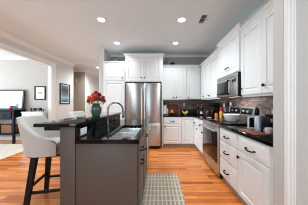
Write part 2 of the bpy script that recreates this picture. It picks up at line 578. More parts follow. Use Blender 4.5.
G = .004
BX = 1.02    # base cabinet face of the right run
BY = 3.84    # base cabinet face of the back run
UX = 1.29
UY = 4.11
R90 = -PI / 2

# ---- back run, base
cabinet('base_cabinet', 'white base cabinet with one drawer and door next to the refrigerator', (.145, BY, 0), 0, .515, YB - BY - .01, .10, .864,
        [('drawer', .008, .507, .668, .85, 'pull', .26, .75, .10), ('door', .008, .507, .115, .655, 'knob', .05, .605)], toe=1)
cabinet('base_cabinet', 'white corner base cabinet with one full height door on the back wall', (.662, BY, 0), 0, .964, YB - BY - .01, .10, .864,
        [('door', .006, .33, .115, .85, None)], toe=1)
# ---- right run, base (local x runs towards the camera)
cabinet('base_cabinet', 'narrow white drawer and door base cabinet in the back corner of the right run', (BX, BY - .003, 0), R90, .40, XR - BX - .01, .10, .864,
        [('drawer', .03, .394, .668, .85, 'pull', .12, .73, .07), ('door', .03, .394, .115, .655, 'knob', .34, .585)], toe=1)
cabinet('base_cabinet', 'narrow white drawer and door base cabinet just beyond the range', (BX, BY - .405, 0), R90, .405, XR - BX - .01, .10, .864,
        [('drawer', .006, .398, .668, .85, 'pull', .2, .73, .07), ('door', .006, .398, .115, .655, 'knob', .345, .585)], toe=1)
cabinet('drawer_cabinet', 'white base cabinet with three stacked drawers beside the range', (BX, 2.233, 0), R90, .505, XR - BX - .01, .10, .864,
        [('drawer', .008, .497, .668, .85, 'pull', .25, .755, .11), ('drawer', .008, .497, .395, .655, 'pull', .25, .525, .11), ('drawer', .008, .497, .115, .382, 'pull', .25, .245, .11)], toe=1)
cabinet('base_cabinet', 'white base cabinet with wide drawer over raised panel door nearest the cased wall end', (BX, 1.726, 0), R90, .525, XR - BX - .01, .10, .864,
        [('drawer', .008, .49, .668, .85, 'pull', .25, .745, .13), ('door', .008, .49, .115, .655, 'knob', .04, .585)], toe=1)

# ---- worktops
wt = MB()
wt.rings([[(.144, BY - .03, z), (.99, BY - .03, z), (.99, 3.03, z), (XR - .009, 3.03, z), (XR - .009, YB - .009, z), (.144, YB - .009, z)] for z in (.865, .868, .902, .905)])
tag(wt.build('countertop', M['granite']), 'black granite L-shaped worktop in the back corner', 'countertop')
tag(MB().box(.99, XR - .009, 1.195, 2.234, .865, .905, .004).build('countertop', M['granite']), 'black granite worktop between the range and the cased wall end', 'countertop')

# ---- back run, wall cabinets
cabinet('wall_cabinet', 'white double door wall cabinet on back wall beside the refrigerator', (.145, UY, 0), 0, .71, YB - UY - .009, 1.36, 2.31,
        [('door', .006, .353, 1.37, 2.30, 'knob', .31, 1.42), ('door', .357, .704, 1.37, 2.30, 'knob', .40, 1.42)], crown=(.075, .05, 0, 0), rail=.025)
cabinet('wall_cabinet', 'white single door wall cabinet at the inner corner of the back wall', (.857, UY, 0), 0, .77, YB - UY - .009, 1.36, 2.31,
        [('door', .006, .40, 1.37, 2.30, 'knob', .06, 1.42)], crown=(.075, .05, 0, 0), x_crown=(0, .382), rail=0)
# ---- right run, wall cabinets
cabinet('wall_cabinet', 'white double door wall cabinet at the inner corner of the right wall', (UX, UY - .002, 0), R90, .775, XR - UX - .009, 1.36, 2.31,
        [('door', .04, .352, 1.37, 2.30, 'knob', .30, 1.43), ('door', .356, .77, 1.37, 2.30, 'knob', .72, 1.43)], crown=(.075, .05, 0, 0), rail=.025)
cabinet('wall_cabinet', 'narrow white single door wall cabinet right beyond the microwave', (UX, 3.331, 0), R90, .485, XR - UX - .009, 1.36, 2.31,
        [('door', .006, .479, 1.37, 2.30, 'knob', .44, 1.43)], crown=(.075, .05, 0, 0), rail=.025)
cabinet('wall_cabinet', 'tall-crowned white wall cabinet above the microwave', (1.27, 2.844, 0), R90, .732, XR - 1.27 - .009, 1.742, 2.385,
        [('door', .006, .726, 1.752, 2.375, 'pull', .366, 1.875, .11)], crown=(.075, .05, 1, 1))
cabinet('wall_cabinet', 'white double door wall cabinet between the microwave and the cased wall end', (UX, 2.108, 0), R90, .913, XR - UX - .009, 1.36, 2.31,
        [('door', .012, .43, 1.37, 2.30, 'knob', .04, 1.465), ('door', .436, .87, 1.37, 2.30, 'knob', .475, 1.465)], crown=(.075, .05, 0, 0), rail=.025)
# ---- refrigerator surround and pantry
cabinet('wall_cabinet', 'deep white double door cabinet with crown above the refrigerator', (-.912, BY, 0), 0, 1.052, YB - BY - .009, 1.842, 2.53,
        [('door', .02, .498, 1.87, 2.51, 'knob', .455, 1.955), ('door', .504, 1.0, 1.87, 2.51, 'knob', .545, 1.955)], crown=(.09, .05, 1, 1))
tag(MB().box(.102, .14, BY, YB - .009, 0, 1.841, .002).build('side_panel', M['cab']), 'tall white end panel between refrigerator and base cabinet', 'panel')
cabinet('pantry_cabinet', 'tall white pantry cabinet with two stacked doors left of the refrigerator', (-1.536, BY, 0), 0, .618, YB - BY - .009, .10, 2.34,
        [('door', .03, .60, 1.89, 2.32, 'knob', .545, 1.95), ('door', .03, .60, .12, 1.86, 'knob', .545, 1.0)], toe=1, crown=(.07, .04, 0, 0))

# ---------------------------------------------------------------- refrigerator
fr = thing('refrigerator', 'stainless french door refrigerator with bottom freezer drawer', 'refrigerator', (-.868, 3.70, 0))
MB().box(.004, .934, .062, .72, .03, 1.775, .004).build('cabinet_body', M['blackplastic'], fr)
MB().box(.01, .93, .03, .10, .012, .075, .004).build('toe_grille', M['blackplastic'], fr)
for x0, x1, hx in ((.002, .466, .43), (.472, .936, .508)):
    d = MB().box(x0, x1, 0, .06, .73, 1.782, .012, 2).build('door', M['steel'], fr)
    hb = MB().tube([(hx, -.048, .80), (hx, -.048, 1.68)], .012, 10)
    hb.tube([(hx, .002, .84), (hx, -.048, .84)], .008)
    hb.tube([(hx, .002, 1.64), (hx, -.048, 1.64)], .008)
    hb.build('handle', M['steel2'], d)
d = MB().box(.002, .936, 0, .06, .085, .722, .012, 2).build('freezer_drawer', M['steel'], fr)
hb = MB().tube([(.06, -.048, .655), (.878, -.048, .655)], .012, 10)
hb.tube([(.10, .002, .655), (.10, -.048, .655)], .008)
hb.tube([(.838, .002, .655), (.838, -.048, .655)], .008)
hb.build('handle', M['steel2'], d)

# ---------------------------------------------------------------- range
rg = thing('kitchen_range', 'stainless electric range with black glass cooktop and oven door', 'stove', (BX - .005, 3.024, 0), R90)
RW = .786
MB().box(.003, RW - .003, .0, .60, .02, .895, .003).build('range_body', M['blackplastic'], rg)
MB().box(.0, RW, -.025, .545, .896, .912, .004).build('cooktop', M['blackglass'], rg)
for bx_, by_, r in ((.2, .12, .1), (.58, .12, .08), (.2, .40, .075), (.58, .40, .1)):
    MB().lathe([(r - .004, .9121), (r - .004, .9126), (r, .9126), (r, .9121)], (bx_, by_, 0), 32, False, False).build('burner_ring', M['steel2'], rg)
MB().box(.005, RW - .005, -.028, -.001, .845, .894, .004).build('front_trim', M['steel3'], rg)
od = MB().box(.005, RW - .005, -.035, -.001, .24, .842, .006).build('oven_door', M['steel3'], rg)
MB().box(.025, RW - .025, -.039, -.0352, .25, .765, .002).build('oven_window', M['ovenglass'], od)
hb = MB().tube([(.05, -.085, .785), (RW - .05, -.085, .785)], .014, 12)
hb.tube([(.09, -.034, .785), (.09, -.085, .785)], .009)
hb.tube([(RW - .09, -.034, .785), (RW - .09, -.085, .785)], .009)
hb.build('handle', M['steel2'], od)
MB().box(.005, RW - .005, -.03, -.001, .045, .233, .006).build('storage_drawer', M['steel3'], rg)
bg = MB().prism([(.548, .913), (.60, .913), (.60, 1.185), (.575, 1.185), (.548, 1.03)], 'X', .0, RW).build('control_panel', M['steel3'], rg, smooth=False)
def bgp(u, z, o):     # a point on the sloped face
    y = .548 + (.575 - .548) * (z - 1.03) / .155
    return (u, y - o, z)
for a, c in ((.05, .40), (.43, .745)):
    MB().rings([[bgp(a, 1.05, .0005), bgp(c, 1.05, .0005), bgp(c, 1.155, .0005), bgp(a, 1.155, .0005)], [bgp(a + .004, 1.054, .004), bgp(c - .004, 1.054, .004), bgp(c - .004, 1.151, .004), bgp(a + .004, 1.151, .004)]]).build('display', M['blackglass'], bg)
for u in (.14, .28, .51, .64):
    MB().lathe([(.021, .0), (.02, .018), (.016, .02)], bgp(u, 1.10, .004), 14, axis='Y').build('knob', M['steel2'], bg)

# ---------------------------------------------------------------- microwave
mw = thing('microwave', 'stainless over-range microwave with black window and handle', 'microwave', (1.24, 2.838, 1.36), R90)
MW = .722
MB().box(0, MW, .0, .38, 0, .375, .003).build('microwave_body', M['blackplastic'], mw)
d = MB().box(.002, .565, -.024, -.001, .004, .31, .005).build('door', M['steel3'], mw)
MB().box(.03, .455, -.027, -.0245, .04, .275, .001).build('window', M['blackglass'], d)
hb = MB().tube([(.51, -.05, .03), (.51, -.062, .06), (.51, -.062, .255), (.51, -.05, .285)], .013, 10)
hb.tube([(.51, -.024, .05), (.51, -.055, .05)], .009)
hb.tube([(.51, -.024, .265), (.51, -.055, .265)], .009)
hb.build('handle', M['blackplastic'], d)
cp = MB().box(.569, MW - .002, -.024, -.001, .004, .31, .005).build('control_panel', M['steel3'], mw)
MB().box(.585, .70, -.026, -.0245, .23, .28, .001).build('display', M['blackglass'], cp)
MB().box(.24, .48, .10, .18, -.004, -.0005, .001).build('added_glow_panel', M['fill_panel'], mw)  # added glowing panel that goes with the cooktop fill
vg = MB()
vg.box(.002, MW - .002, -.02, -.001, .316, .372, .004)
for i in range(4):
    vg.box(.04, MW - .04, -.024, -.019, .324 + i * .012, .329 + i * .012)
vg.build('vent_grille', M['steel3'], mw)

area('cooktop_fill_light', (1.40, 2.48, 1.35), (0, 0, 0), .08, .24, 2.2, (1, .97, .93))  # added fill that brightens the bowl and backguard
# ---------------------------------------------------------------- island
IX0, IX1, IY0, IY1 = -.786, -.20, 1.32, 2.83
isl = thing('kitchen_island', 'taupe kitchen island with raised bar wall and drawer fronts', 'island', (0, 0, 0))
MB().openbox(IX0 + .002, IX1, IY0 + .012, IY1, .10, .864, .018).build('cabinet_body', M['island'], isl)
MB().box(IX0 + .002, IX1 - .05, IY0 + .03, IY1, 0, .0995).build('toe_kick', M['island'], isl)
MB().box(-.938, IX0 - .008, 1.31, 2.85, 0, 1.0195, .003).build('bar_wall', M['island'], isl)
MB().box(IX0 - .004, IX1, IY0, IY0 + .0115, .0, .8645, .002).build('end_panel', M['island'], isl)
for y in (1.315, 2.05, 2.78):
    MB().box(-1.095, -.9385, y, y + .05, .985, 1.0195, .004).build('bracket', M['black'], isl)
fy = [(1.34, 1.77), (1.775, 2.21)]
def island_front(kind, a, c, z0, z1, hw, hp, hz):
    mb = door_mb(a, c, z0, z1) if kind == 'door' else drawer_mb(a, c, z0, z1)
    o = mb.build('door' if kind == 'door' else 'drawer', M['island'], isl, (IX1 + .0005, 0, 0), (0, 0, PI / 2), smooth=False)
    (pull if hw == 'pull' else knob)(o, hp, hz)
island_front('drawer', 1.34, 1.77, .70, .85, 'pull', 1.41, .785)
island_front('door', 1.34, 1.77, .115, .69, 'pull', 1.41, .65)
island_front('drawer', 1.775, 2.205, .70, .85, 'pull', 1.98, .785)
island_front('door', 1.775, 2.205, .115, .69, 'knob', 1.82, .64)

SX0, SX1, SY0, SY1 = -.535, -.235, 1.37, 2.12
ct = MB()
a, b_ = -.785, -.174
def R4(x0, x1, y0, y1, z):
    return [(x0, y0, z), (x1, y0, z), (x1, y1, z), (x0, y1, z)]
outer = lambda i, z: R4(a + i, b_ - i, 1.29 + i, 2.87 - i, z)
inner = lambda z: R4(SX0, SX1, SY0, SY1, z)
ct.rings([inner(.865), outer(0.003, .865), outer(0, .869), outer(0, .901), outer(.004, .905), inner(.905), inner(.865)], False, False)
tag(ct.build('island_countertop', M['granite']), 'black granite lower worktop of the island around the sink', 'countertop')
tag(MB().box(-1.177, -.772, 1.29, 2.88, 1.02, 1.055, .004).build('breakfast_counter', M['granite_bar']), 'black granite raised breakfast bar top with overhang', 'countertop')
tag(MB().box(-.793, -.7855, 1.312, 2.85, .9055, 1.0195).build('granite_upstand', M['granite']), 'black granite upstand between the two island levels', 'backsplash')

sk = thing('kitchen_sink', 'stainless double bowl sink set into the island', 'sink', ((SX0 + SX1) / 2, (SY0 + SY1) / 2, .66))
hx, hy = (SX1 - SX0) / 2 + .002, (SY1 - SY0) / 2 + .002
for y0, y1 in ((-hy, .050), (.066, hy)):
    MB().openbox(-hx, hx, y0, y1, 0, .2035, .0025, .02).build('bowl', M['sinksteel'], sk)
    MB().lathe([(.042, .003), (.04, .006), (.02, .004)], (0, (y0 + y1) / 2, 0), 16).build('drain', M['chrome'], sk)
MB().box(-hx, hx, .0505, .0655, .17, .2036, .006).build('bowl_divider', M['sinksteel'], sk)

fc = thing('faucet', 'tall brushed nickel gooseneck faucet beside the sink', 'faucet', (-.69, 1.88, .9055))
MB().lathe([(.028, 0), (.028, .008), (.02, .014), (.019, .085), (.016, .10)], (0, 0, 0), 16).build('faucet_base', M['chrome'], fc)
pts = [(0, 0, .08), (0, 0, .16), (0, 0, .24)]
for k in range(0, 11):
    t = PI - k * PI / 10 * 1.04
    pts.append((.105 + .105 * math.cos(t), 0, .245 + .105 * math.sin(t)))
pts.append((.213, 0, .225))
MB().tube(pts, .0115, 12).build('spout', M['chrome'], fc)
MB().lathe([(.0145, .145), (.0165, .155), (.0145, .225), (.012, .235)], (.214, 0, 0), 14).build('spray_head', M['chrome'], fc)
lv = MB().tube([(0, -.012, .06), (0, -.045, .065)], .011, 10)
lv.tube([(0, -.043, .065), (.01, -.06, .12)], .006, 8)
lv.build('lever', M['chrome'], fc)

ou = thing('power_outlet', 'white outlet plate on the black granite upstand', 'outlet', (-.7855, 1.445, .955))
MB().box(.0002, .005, -.06, .06, -.036, .036, .002).build('cover_plate', M['white'], ou)
for y in (-.025, .025):
    MB().box(.0048, .0062, y - .014, y + .014, -.014, .014, .001).build('socket', M['trim'], ou)

dw = thing('dishwasher', 'stainless dishwasher at the far end of the island', 'dishwasher', (IX1 + .001, 2.215, 0), PI / 2)
MB().box(0, .60, -.02, -.0005, .105, .86, .004).build('door', M['steel'], dw)
hb = MB().tube([(.05, -.055, .80), (.55, -.055, .80)], .011, 10)
hb.tube([(.08, -.019, .80), (.08, -.055, .80)], .007)
hb.tube([(.52, -.019, .80), (.52, -.055, .80)], .007)
hb.build('handle', M['steel2'], dw)

# ---------------------------------------------------------------- bar stools
def make_stool():
    t = thing('bar_stool', 'x', 'bar stool')
    n, nv = 40, 8
    A = math.radians(107)
    def pt(th, v, off):
        # th from the back (-x); v 0 bottom .. 1 top
        c, s_ = -math.cos(th), math.sin(th)
        k = abs(th) / A
        top = 1.075 - .02 * (k ** 2) - .27 * max(0, (k - .42) / .58) ** .75
        z = .65 + (top - .65) * v
        hgt = (z - .65) / .43
        rx = (.28 + .08 * hgt * (.6 + .4 * math.cos(th))) - off
        ry = (.245 + .03 * hgt) - off
        e = 2 / 2.6
        x = math.copysign(abs(c) ** e, c) * rx
        y = math.copysign(abs(s_) ** e, s_) * ry
        return Vector((x, y, z))
    sec = []
    for i in range(n + 1):
        th = -A + 2 * A * i / n
        ring = [pt(th, v / nv, 0) for v in range(nv + 1)]
        p1, p2 = pt(th, 1, 0), pt(th, 1, .05)
        ring.append((p1 * .75 + p2 * .25) + Vector((0, 0, .014)))
        ring.append((p1 * .25 + p2 * .75) + Vector((0, 0, .014)))
        ring += [pt(th, v / nv, .05) for v in range(nv, -1, -1)]
        sec.append(ring)
    sh = MB().rings(sec)
    sh.build('backrest', M['fabric'], t)
    # piping seam along the rim
    MB().tube([pt(-A + 2 * A * i / n, 1, -.001) + Vector((0, 0, .004)) for i in range(n + 1)], .005, 6).build('piping', M['fabric'], t)
    sc = []
    for z, k in ((.647, .92), (.655, .97), (.70, .99), (.745, .99), (.765, .96), (.775, .86)):
        ring = []
        for i in range(32):
            a = 2 * PI * i / 32
            c, s_ = math.cos(a), math.sin(a)
            e = 2 / 3
            rx = .245 if c < 0 else .275
            ring.append((math.copysign(abs(c) ** e, c) * rx * k, math.copysign(abs(s_) ** e, s_) * .19 * k, z))
        sc.append(ring)
    MB().rings(sc).build('seat_cushion', M['fabric'], t)
    MB().box(-.20, .20, -.17, .17, .62, .6465, .004).build('seat_base', M['leg'], t)
    for sx in (-1, 1):
        for sy in (-1, 1):
            MB().bar((sx * .15, sy * .145, .621), (sx * .215, sy * .20, 0), .054, .054, .04).build('leg', M['leg'], t)
    def at(sx, sy, z):
        k = (.621 - z) / .621
        return (sx * (.15 + .065 * k), sy * (.145 + .055 * k), z)
    for p, q in ((at(-1, -1, .23), at(1, -1, .23)), (at(-1, 1, .23), at(1, 1, .23)), (at(-1, -1, .29), at(-1, 1, .29)), (at(1, -1, .29), at(1, 1, .29))):
        MB().bar(p, q, .026, .026).build('stretcher', M['leg'], t)
    return t
st = make_stool()
st.location = (-1.31, 1.76, 0)
st.rotation_euler = (0, 0, .2)
st2 = copy_tree(st)
st2.location = (-1.25, 2.56, 0)
st2.rotation_euler = (0, 0, 0)
tag(st, 'cream upholstered barrel bar stool on black legs at the near end of the bar', 'bar stool', 'bar stools at the raised bar')
tag(st2, 'cream bar stool mostly hidden behind the raised bar, only its back rim showing', 'bar stool', 'bar stools at the raised bar')

# ---------------------------------------------------------------- runner rug
tag(MB().box(-.29, .29, -.75, .75, 0, .010, .003).build('runner_rug', M['rug'], loc=(.055, 1.65, .0005)), 'cream and grey woven runner rug beside the island', 'rug')
tag(MB().box(-1.1, 1.1, -1.1, 1.1, 0, .012, .004).build('area_rug', M['cream_rug'], loc=(-4.56, 3.03, .0005)), 'pale cream area rug on the dining room floor', 'rug')

# ---------------------------------------------------------------- ceiling fittings
def spot(name, loc, power, size=2.4):
    d = bpy.data.lights.new(name, 'SPOT')
    d.energy = power
    d.spot_size = size
    d.spot_blend = 0.8
    d.shadow_soft_size = 0.06
    d.color = (0.87, 0.97, 1.02)
    o = bpy.data.objects.new(name, d)
    o.location = loc
    COL.objects.link(o)
for x, y, lab, p in ((-1.053, 2.55, 'bright recessed ceiling light above the island', 74), (.443, 2.55, 'bright recessed ceiling light nearest the ceiling vent', 74),
                     (-1.06, 3.54, 'bright recessed ceiling light in front of the pantry', 44), (.455, 3.54, 'bright recessed ceiling light in front of the back wall cabinets', 44),
                     (-2.62, 5.95, 'recessed ceiling light glowing in the hall behind the column', 170),
                     (-.95, 1.5, 'added unseen ceiling fill light over the near end of the island', 24), (.5, 1.5, 'added unseen ceiling fill light over the runner rug', 24),  # this row and the next are added out of view as fill
                     (-.95, .3, 'added unseen ceiling fill light over the floor before the island', 24), (.5, .3, 'added unseen ceiling fill light over the floor before the runner rug', 24)):
    t = thing('ceiling_light', lab, 'light', (x, y, H), 0, 'recessed ceiling lights')
    MB().lathe([(.085, -.001), (.088, -.006), (.07, -.010), (.062, -.004), (.062, -.001)], (0, 0, 0), 28, False, False).build('trim_ring', M['trim'], t)
    MB().lathe([(.061, -.001), (.061, -.005), (.04, -.007)], (0, 0, 0), 24).build('lens', M['lamp'], t)
    spot('recessed_lamp', (x, y, H - .03), p, 2.85 if y > 5 else 2.3)
vt = thing('ceiling_vent', 'small grey slotted air vent in the ceiling', 'vent', (.82, 2.52, H))
MB().box(-.06, .06, -.14, .14, -.008, -.0005, .002).build('frame', M['trim'], vt)
MB().box(-.045, .045, -.125, .125, -.0095, -.0081).build('backing', M['blackplastic'], vt)
for i in range(6):
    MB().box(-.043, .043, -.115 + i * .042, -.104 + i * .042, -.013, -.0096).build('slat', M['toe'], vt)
ah = thing('attic_hatch', 'flat white hatch panel on the hall ceiling', 'hatch', (-2.85, 5.45, H))
MB().box(-.35, .35, -.27, .27, -.02, -.0005, .003).build('frame', M['trim'], ah)
MB().box(-.29, .29, -.21, .21, -.024, -.0201, .001).build('panel', M['ceiling'], ah)

# ---------------------------------------------------------------- vase of roses on the bar
VX, VY, VZ = -.895, 1.98, 1.0555
vs = tag(MB().lathe([(.042, 0), (.05, .004), (.068, .05), (.078, .10), (.072, .135), (.05, .16), (.052, .175), (.062, .19), (.058, .19), (.046, .172), (.04, .16), (.04, .04), (.02, .02)], (0, 0, 0), 24).build('vase', M['vase'], loc=(VX, VY, VZ)), 'rounded green glazed vase on the raised bar', 'vase')
def make_rose(m):
    t = thing('rose', 'x', 'flower')
    b = MB()
    for ring, (nn, rr, hh, tilt) in enumerate(((3, .012, .042, .1), (5, .022, .042, .35), (6, .034, .036, .7), (7, .044, .028, 1.05))):
        for i in range(nn):
            a0 = 2 * PI * i / nn + ring * .5
            wdt = 2 * PI / nn * .75
            rows = []
            for v in range(4):
                k = v / 3
                r = rr * (.25 + .75 * k ** .7)
                z = hh * (k if ring < 3 else k * .8) - .006 * ring
                rows.append([(r * math.cos(a0 + (u - 1.5) / 3 * wdt) * (1 + .06 * math.sin(u * 2)), r * math.sin(a0 + (u - 1.5) / 3 * wdt), z - .006 * abs(u - 1.5) * k) for u in range(4)])
            b.rings(rows, False, False, closed=False)
    o = b.build('bloom', m, t)
    sol = o.modifiers.new('thick', 'SOLIDIFY'); sol.thickness = .0025
    lf = MB()
    for a in (0.4, 2.6, 4.4):
        c, s_ = math.cos(a), math.sin(a)
        P = lambda r, wv, z: (c * r - s_ * wv, s_ * r + c * wv, z)
        lf.rings([[P(.005, -.002, -.03), P(.005, .002, -.03)], [P(.03, -.014, -.022), P(.03, .014, -.022)], [P(.045, -.010, -.026), P(.045, .010, -.026)], [P(.056, -.001, -.036), P(.056, .001, -.036)]], False, False, closed=False)
    o = lf.build('leaf', M['leafgreen'], t)
    sol = o.modifiers.new('thick', 'SOLIDIFY'); sol.thickness = .0015
    MB().tube([(0, 0, 0), (0, 0, -.03), (0, 0, -.06)], .003, 6).build('stem', M['leafgreen'], t)
    return t
pa, pb = make_rose(M['rose']), make_rose(M['rose2'])
spots = [(0, 0, .335), (-.045, .02, .31), (.05, -.01, .312), (.01, -.06, .29), (-.01, .065, .30), (-.085, -.02, .265), (.09, .02, .268), (-.055, -.065, .255), (.06, -.065, .25), (.055, .065, .262), (-.06, .07, .265), (-.115, .025, .225), (.118, -.03, .225), (.0, -.1, .235)]
first = {0: True, 1: True}
for i, (x, y, z) in enumerate(spots):
    k = i % 2
    p = (pa, pb)[k]
    o = p if first[k] else copy_tree(p)
    first[k] = False
    o.location = (VX + x, VY + y, VZ + z)
    d = Vector((x, y, z - .13)).normalized()
    o.rotation_euler = d.to_track_quat('Z', 'Y').to_euler()
    s_ = .88 if i else .95
    o.scale = (s_, s_, s_)
    tag(o, ('deep red rose' if k == 0 else 'orange red rose') + ' in the bouquet in the green vase on the bar', 'flower', 'red roses in the vase' if k == 0 else 'orange red roses in the vase')

# ---------------------------------------------------------------- pictures on the walls
def picture(label, loc, rz, wd, ht, border, matw, art, fm='black'):
    t = thing('framed_picture', label, 'picture', loc, rz)
    R = lambda i, y: rect(-wd / 2, wd / 2, -ht / 2, ht / 2, i, y)
    MB().rings([R(0, -.0005), R(0, -.022), R(border * .3, -.025), R(border, -.02), R(border, -.008)], cap1=False).build('frame', M[fm], t, smooth=False)
    if matw:
        MB().rings([R(border, -.006), R(border, -.0085)]).build('mat_board', M['paper'], t, smooth=False)
    i = border + matw
    MB().rings([R(i, -.0087), R(i, -.0095)]).build('print', art, t, smooth=False)
    return t
art1 = photo_mat('sketch_print', [(0, srgb(228, 224, 218)), (.35, srgb(214, 206, 200)), (.55, srgb(160, 126, 118)), (.7, srgb(216, 208, 204)), (1, srgb(232, 230, 226))], 'Z', -.12, .12, .6)
art2 = photo_mat('seascape_print', [(0, srgb(36, 96, 128)), (.16, srgb(78, 150, 184)), (.28, srgb(170, 188, 198)), (.45, srgb(120, 122, 126)), (.7, srgb(74, 76, 82)), (1, srgb(118, 120, 124))], 'Z', -.32, .32, .35)
picture('small black framed print with white mat on the dining room wall', (-3.95, 4.599, 1.585), 0, .37, .455, .035, .075, art1)
picture('tall black framed seascape with blue water on the grey wall by the hall', (XL + .0005, 5.0, 1.58), PI / 2, .53, .73, .035, .03, art2)

# ---------------------------------------------------------------- dining room furniture
cn = thing('sideboard', 'dark navy sideboard with open lower shelf against the dining wall', 'sideboard', (-5.25, 4.19, 0))
W2, D2 = .84, .385
MB().box(-W2 - .02, W2 + .02, -.015, D2, 1.0, 1.03, .004).build('tabletop', M['navy'], cn)
MB().box(-W2 + .05, W2 - .05, .012, D2 - .005, .74, .9995).build('drawer_case', M['navy'], cn)
for k in range(3):
    x0 = -W2 + .06 + k * (W2 * 2 - .12) / 3
    x1 = x0 + (W2 * 2 - .12) / 3 - .01
    o = drawer_mb(x0, x1, .76, .985).build('drawer', M['navy'], cn, (0, .0115, 0), smooth=False)
    knob(o, (x0 + x1) / 2, .87, m=M['black'])
for sx in (-1, 1):
    for y in (0, D2 - .06):
        MB().box(sx * W2 - (.055 if sx > 0 else 0), sx * W2 + (.055 if sx < 0 else 0), y, y + .055, 0, .9995, .003).build('leg', M['navy'], cn)
for x in (-.28, .28):
    MB().box(x - .025, x + .025, .01, .05, .312, .7395, .002).build('post', M['navy'], cn)
MB().box(-W2 + .056, W2 - .056, .005, D2 - .01, .27, .311, .003).build('shelf', M['navy'], cn)
for x, lab in ((-5.25, 'brown wicker basket in the middle bay of the sideboard'), (-4.72, 'brown wicker basket in the end bay of the sideboard')):
    b = MB().openbox(-.16, .16, -.13, .13, 0, .26, .012)
    tag(b.build('wicker_basket', M['brownbasket'], loc=(x, 4.39, .3115)), lab, 'basket', 'wicker baskets on the sideboard shelf')
pm = thing('leaning_picture', 'large white canvas in black frame leaning on the sideboard', 'picture', (-5.02, 4.50, 1.031))
pw = .60
R = lambda i, y: [(-pw + i, y, i), (pw - i, y, i), (pw - i, y, .66 - i), (-pw + i, y, .66 - i)]
f = MB().rings([R(0, 0), R(0, -.025), R(.045, -.025), R(.045, -.008)], cap1=False).build('frame', M['blackplastic'], pm, smooth=False)
MB().rings([R(.045, -.006), R(.045, -.009)]).build('canvas', photo_mat('pale_canvas', [(0, srgb(206, 210, 220)), (.4, srgb(188, 196, 210)), (.6, srgb(212, 212, 214)), (1, srgb(214, 216, 220))], 'Z', 0, .66, .8), pm, smooth=False)
pm.rotation_euler = (math.radians(-5), 0, 0)
tag(MB().lathe([(.03, 0), (.06, .02), (.075, .06), (.06, .11), (.035, .13), (.03, .12), (.05, .06), (.02, .015)], n=20).build('bowl', M['red'], loc=(-4.58, 4.30, 1.0305)), 'round red pot on the sideboard', 'pot')
yp = thing('flower_pot', 'small yellow and green plant beside the red pot', 'plant', (-4.50, 4.38, 1.0305))
MB().lathe([(.025, 0), (.035, .06), (.03, .06), (.02, .01)], n=16).build('pot', M['lime'], yp)
b = MB()
for i in range(9):
    a = i * 2.4
    b.tube([(0, 0, .02), (.015 * math.cos(a), .015 * math.sin(a), .10), (.035 * math.cos(a), .035 * math.sin(a), .17 + .03 * (i % 3))], .006, 5, .003)
b.build('foliage', M['yellow'], yp)
tag(MB().lathe([(.03, 0), (.05, .03), (.055, .06), (.03, .09), (.02, .115), (.026, .125), (.015, .11), (.02, .02)], n=18).build('vase', M['blue'], loc=(-4.455, 4.27, 1.0305)), 'small turquoise vase at the end of the sideboard', 'vase')
# pale low cabinet behind the stool and the dark branches on it
lc = thing('low_cabinet', 'pale low cabinet along the dining wall behind the bar stool', 'cabinet', (-3.90, 4.40, 0))
MB().box(-.32, .32, -.15, .175, .04, .935, .003).build('cabinet_body', M['cab'], lc)
MB().box(-.335, .335, -.17, .18, .9355, .975, .004).build('tabletop', M['cab'], lc)
for x in (-.31, .005):
    door_mb(x, x + .305, .06, .92).build('door', M['cab'], lc, (0, -.15, 0), smooth=False)
MB().box(-.30, .30, -.12, .17, 0, .0395).build('plinth', M['cab'], lc)
tw = thing('leaf_garland', 'dark branch garland lying on the pale low cabinet', 'decoration', (-3.75, 4.27, .9755))
b = MB()
random.seed(3)
b.tube([(-.22, 0, .012), (-.1, .03, .02), (.02, -.01, .025), (.12, .02, .02), (.2, 0, .012)], .008, 6)
b.build('branch', M['leg'], tw)
b = MB()
for i in range(20):
    x = -.21 + .021 * i
    a = random.uniform(0, 2 * PI)
    l = random.uniform(.07, .115)
    z = .02
    c, s_ = math.cos(a) * l, math.sin(a) * l * .6
    b.rings([[(x, 0, z), (x + .002, .002, z)], [(x + c * .5 - s_ * .35, s_ * .5 + c * .35, z + l * .8), (x + c * .5 + s_ * .35, s_ * .5 - c * .35, z + l * .8)], [(x + c, s_, z + l), (x + c + .002, s_, z + l)]], False, False, closed=False)
o = b.build('leaf_cluster', M['leg'], tw)
o.modifiers.new('thick', 'SOLIDIFY').thickness = .002
# door chime high on the taupe wall
tag(MB().box(-.06, .06, -.045, -.0005, -.09, .09, .008).build('door_chime', M['taupe2'], loc=(-3.83, 6.38, 2.28)), 'small tan door chime box high on the taupe hall wall', 'chime')

# ---------------------------------------------------------------- things on the back worktop
Z = .9055
def single(name, label, cat, mb, m, loc, rot=None, group=None):
    return tag(mb.build(name, m, loc=loc, rot=rot), label, cat, group)
pt_ = thing('paper_towel_holder', 'white paper towel roll on a stand beside the refrigerator panel', 'paper towel', (.205, 4.12, Z))
MB().lathe([(.055, 0), (.055, .012), (.01, .014)], n=24).build('base', M['chrome'], pt_)
MB().lathe([(.02, .015), (.052, .015), (.052, .27), (.02, .27)], n=24).build('paper_roll', M['paper'], pt_)
MB().lathe([(.006, .012), (.006, .30), (.012, .305), (.012, .325), (.004, .33)], n=10).build('post', M['chrome'], pt_)
b = thing('soap_bottle', 'slim silver bottle beside the paper towel roll', 'bottle', (.285, 4.08, Z))
MB().lathe([(.025, 0), (.027, .01), (.027, .14), (.012, .165), (.012, .185)], n=16).build('bottle_body', M['steel2'], b)
MB().lathe([(.014, .1855), (.014, .205), (.005, .207), (.005, .235)], n=12).build('cap', M['blackplastic'], b)
bw = single('fruit_bowl', 'dark wooden bowl heaped with orange fruit', 'bowl', MB().lathe([(.05, 0), (.06, .004), (.085, .03), (.10, .065), (.094, .065), (.075, .03), (.04, .012)], n=24), M['wood'], (.42, 4.15, Z))
k = 0
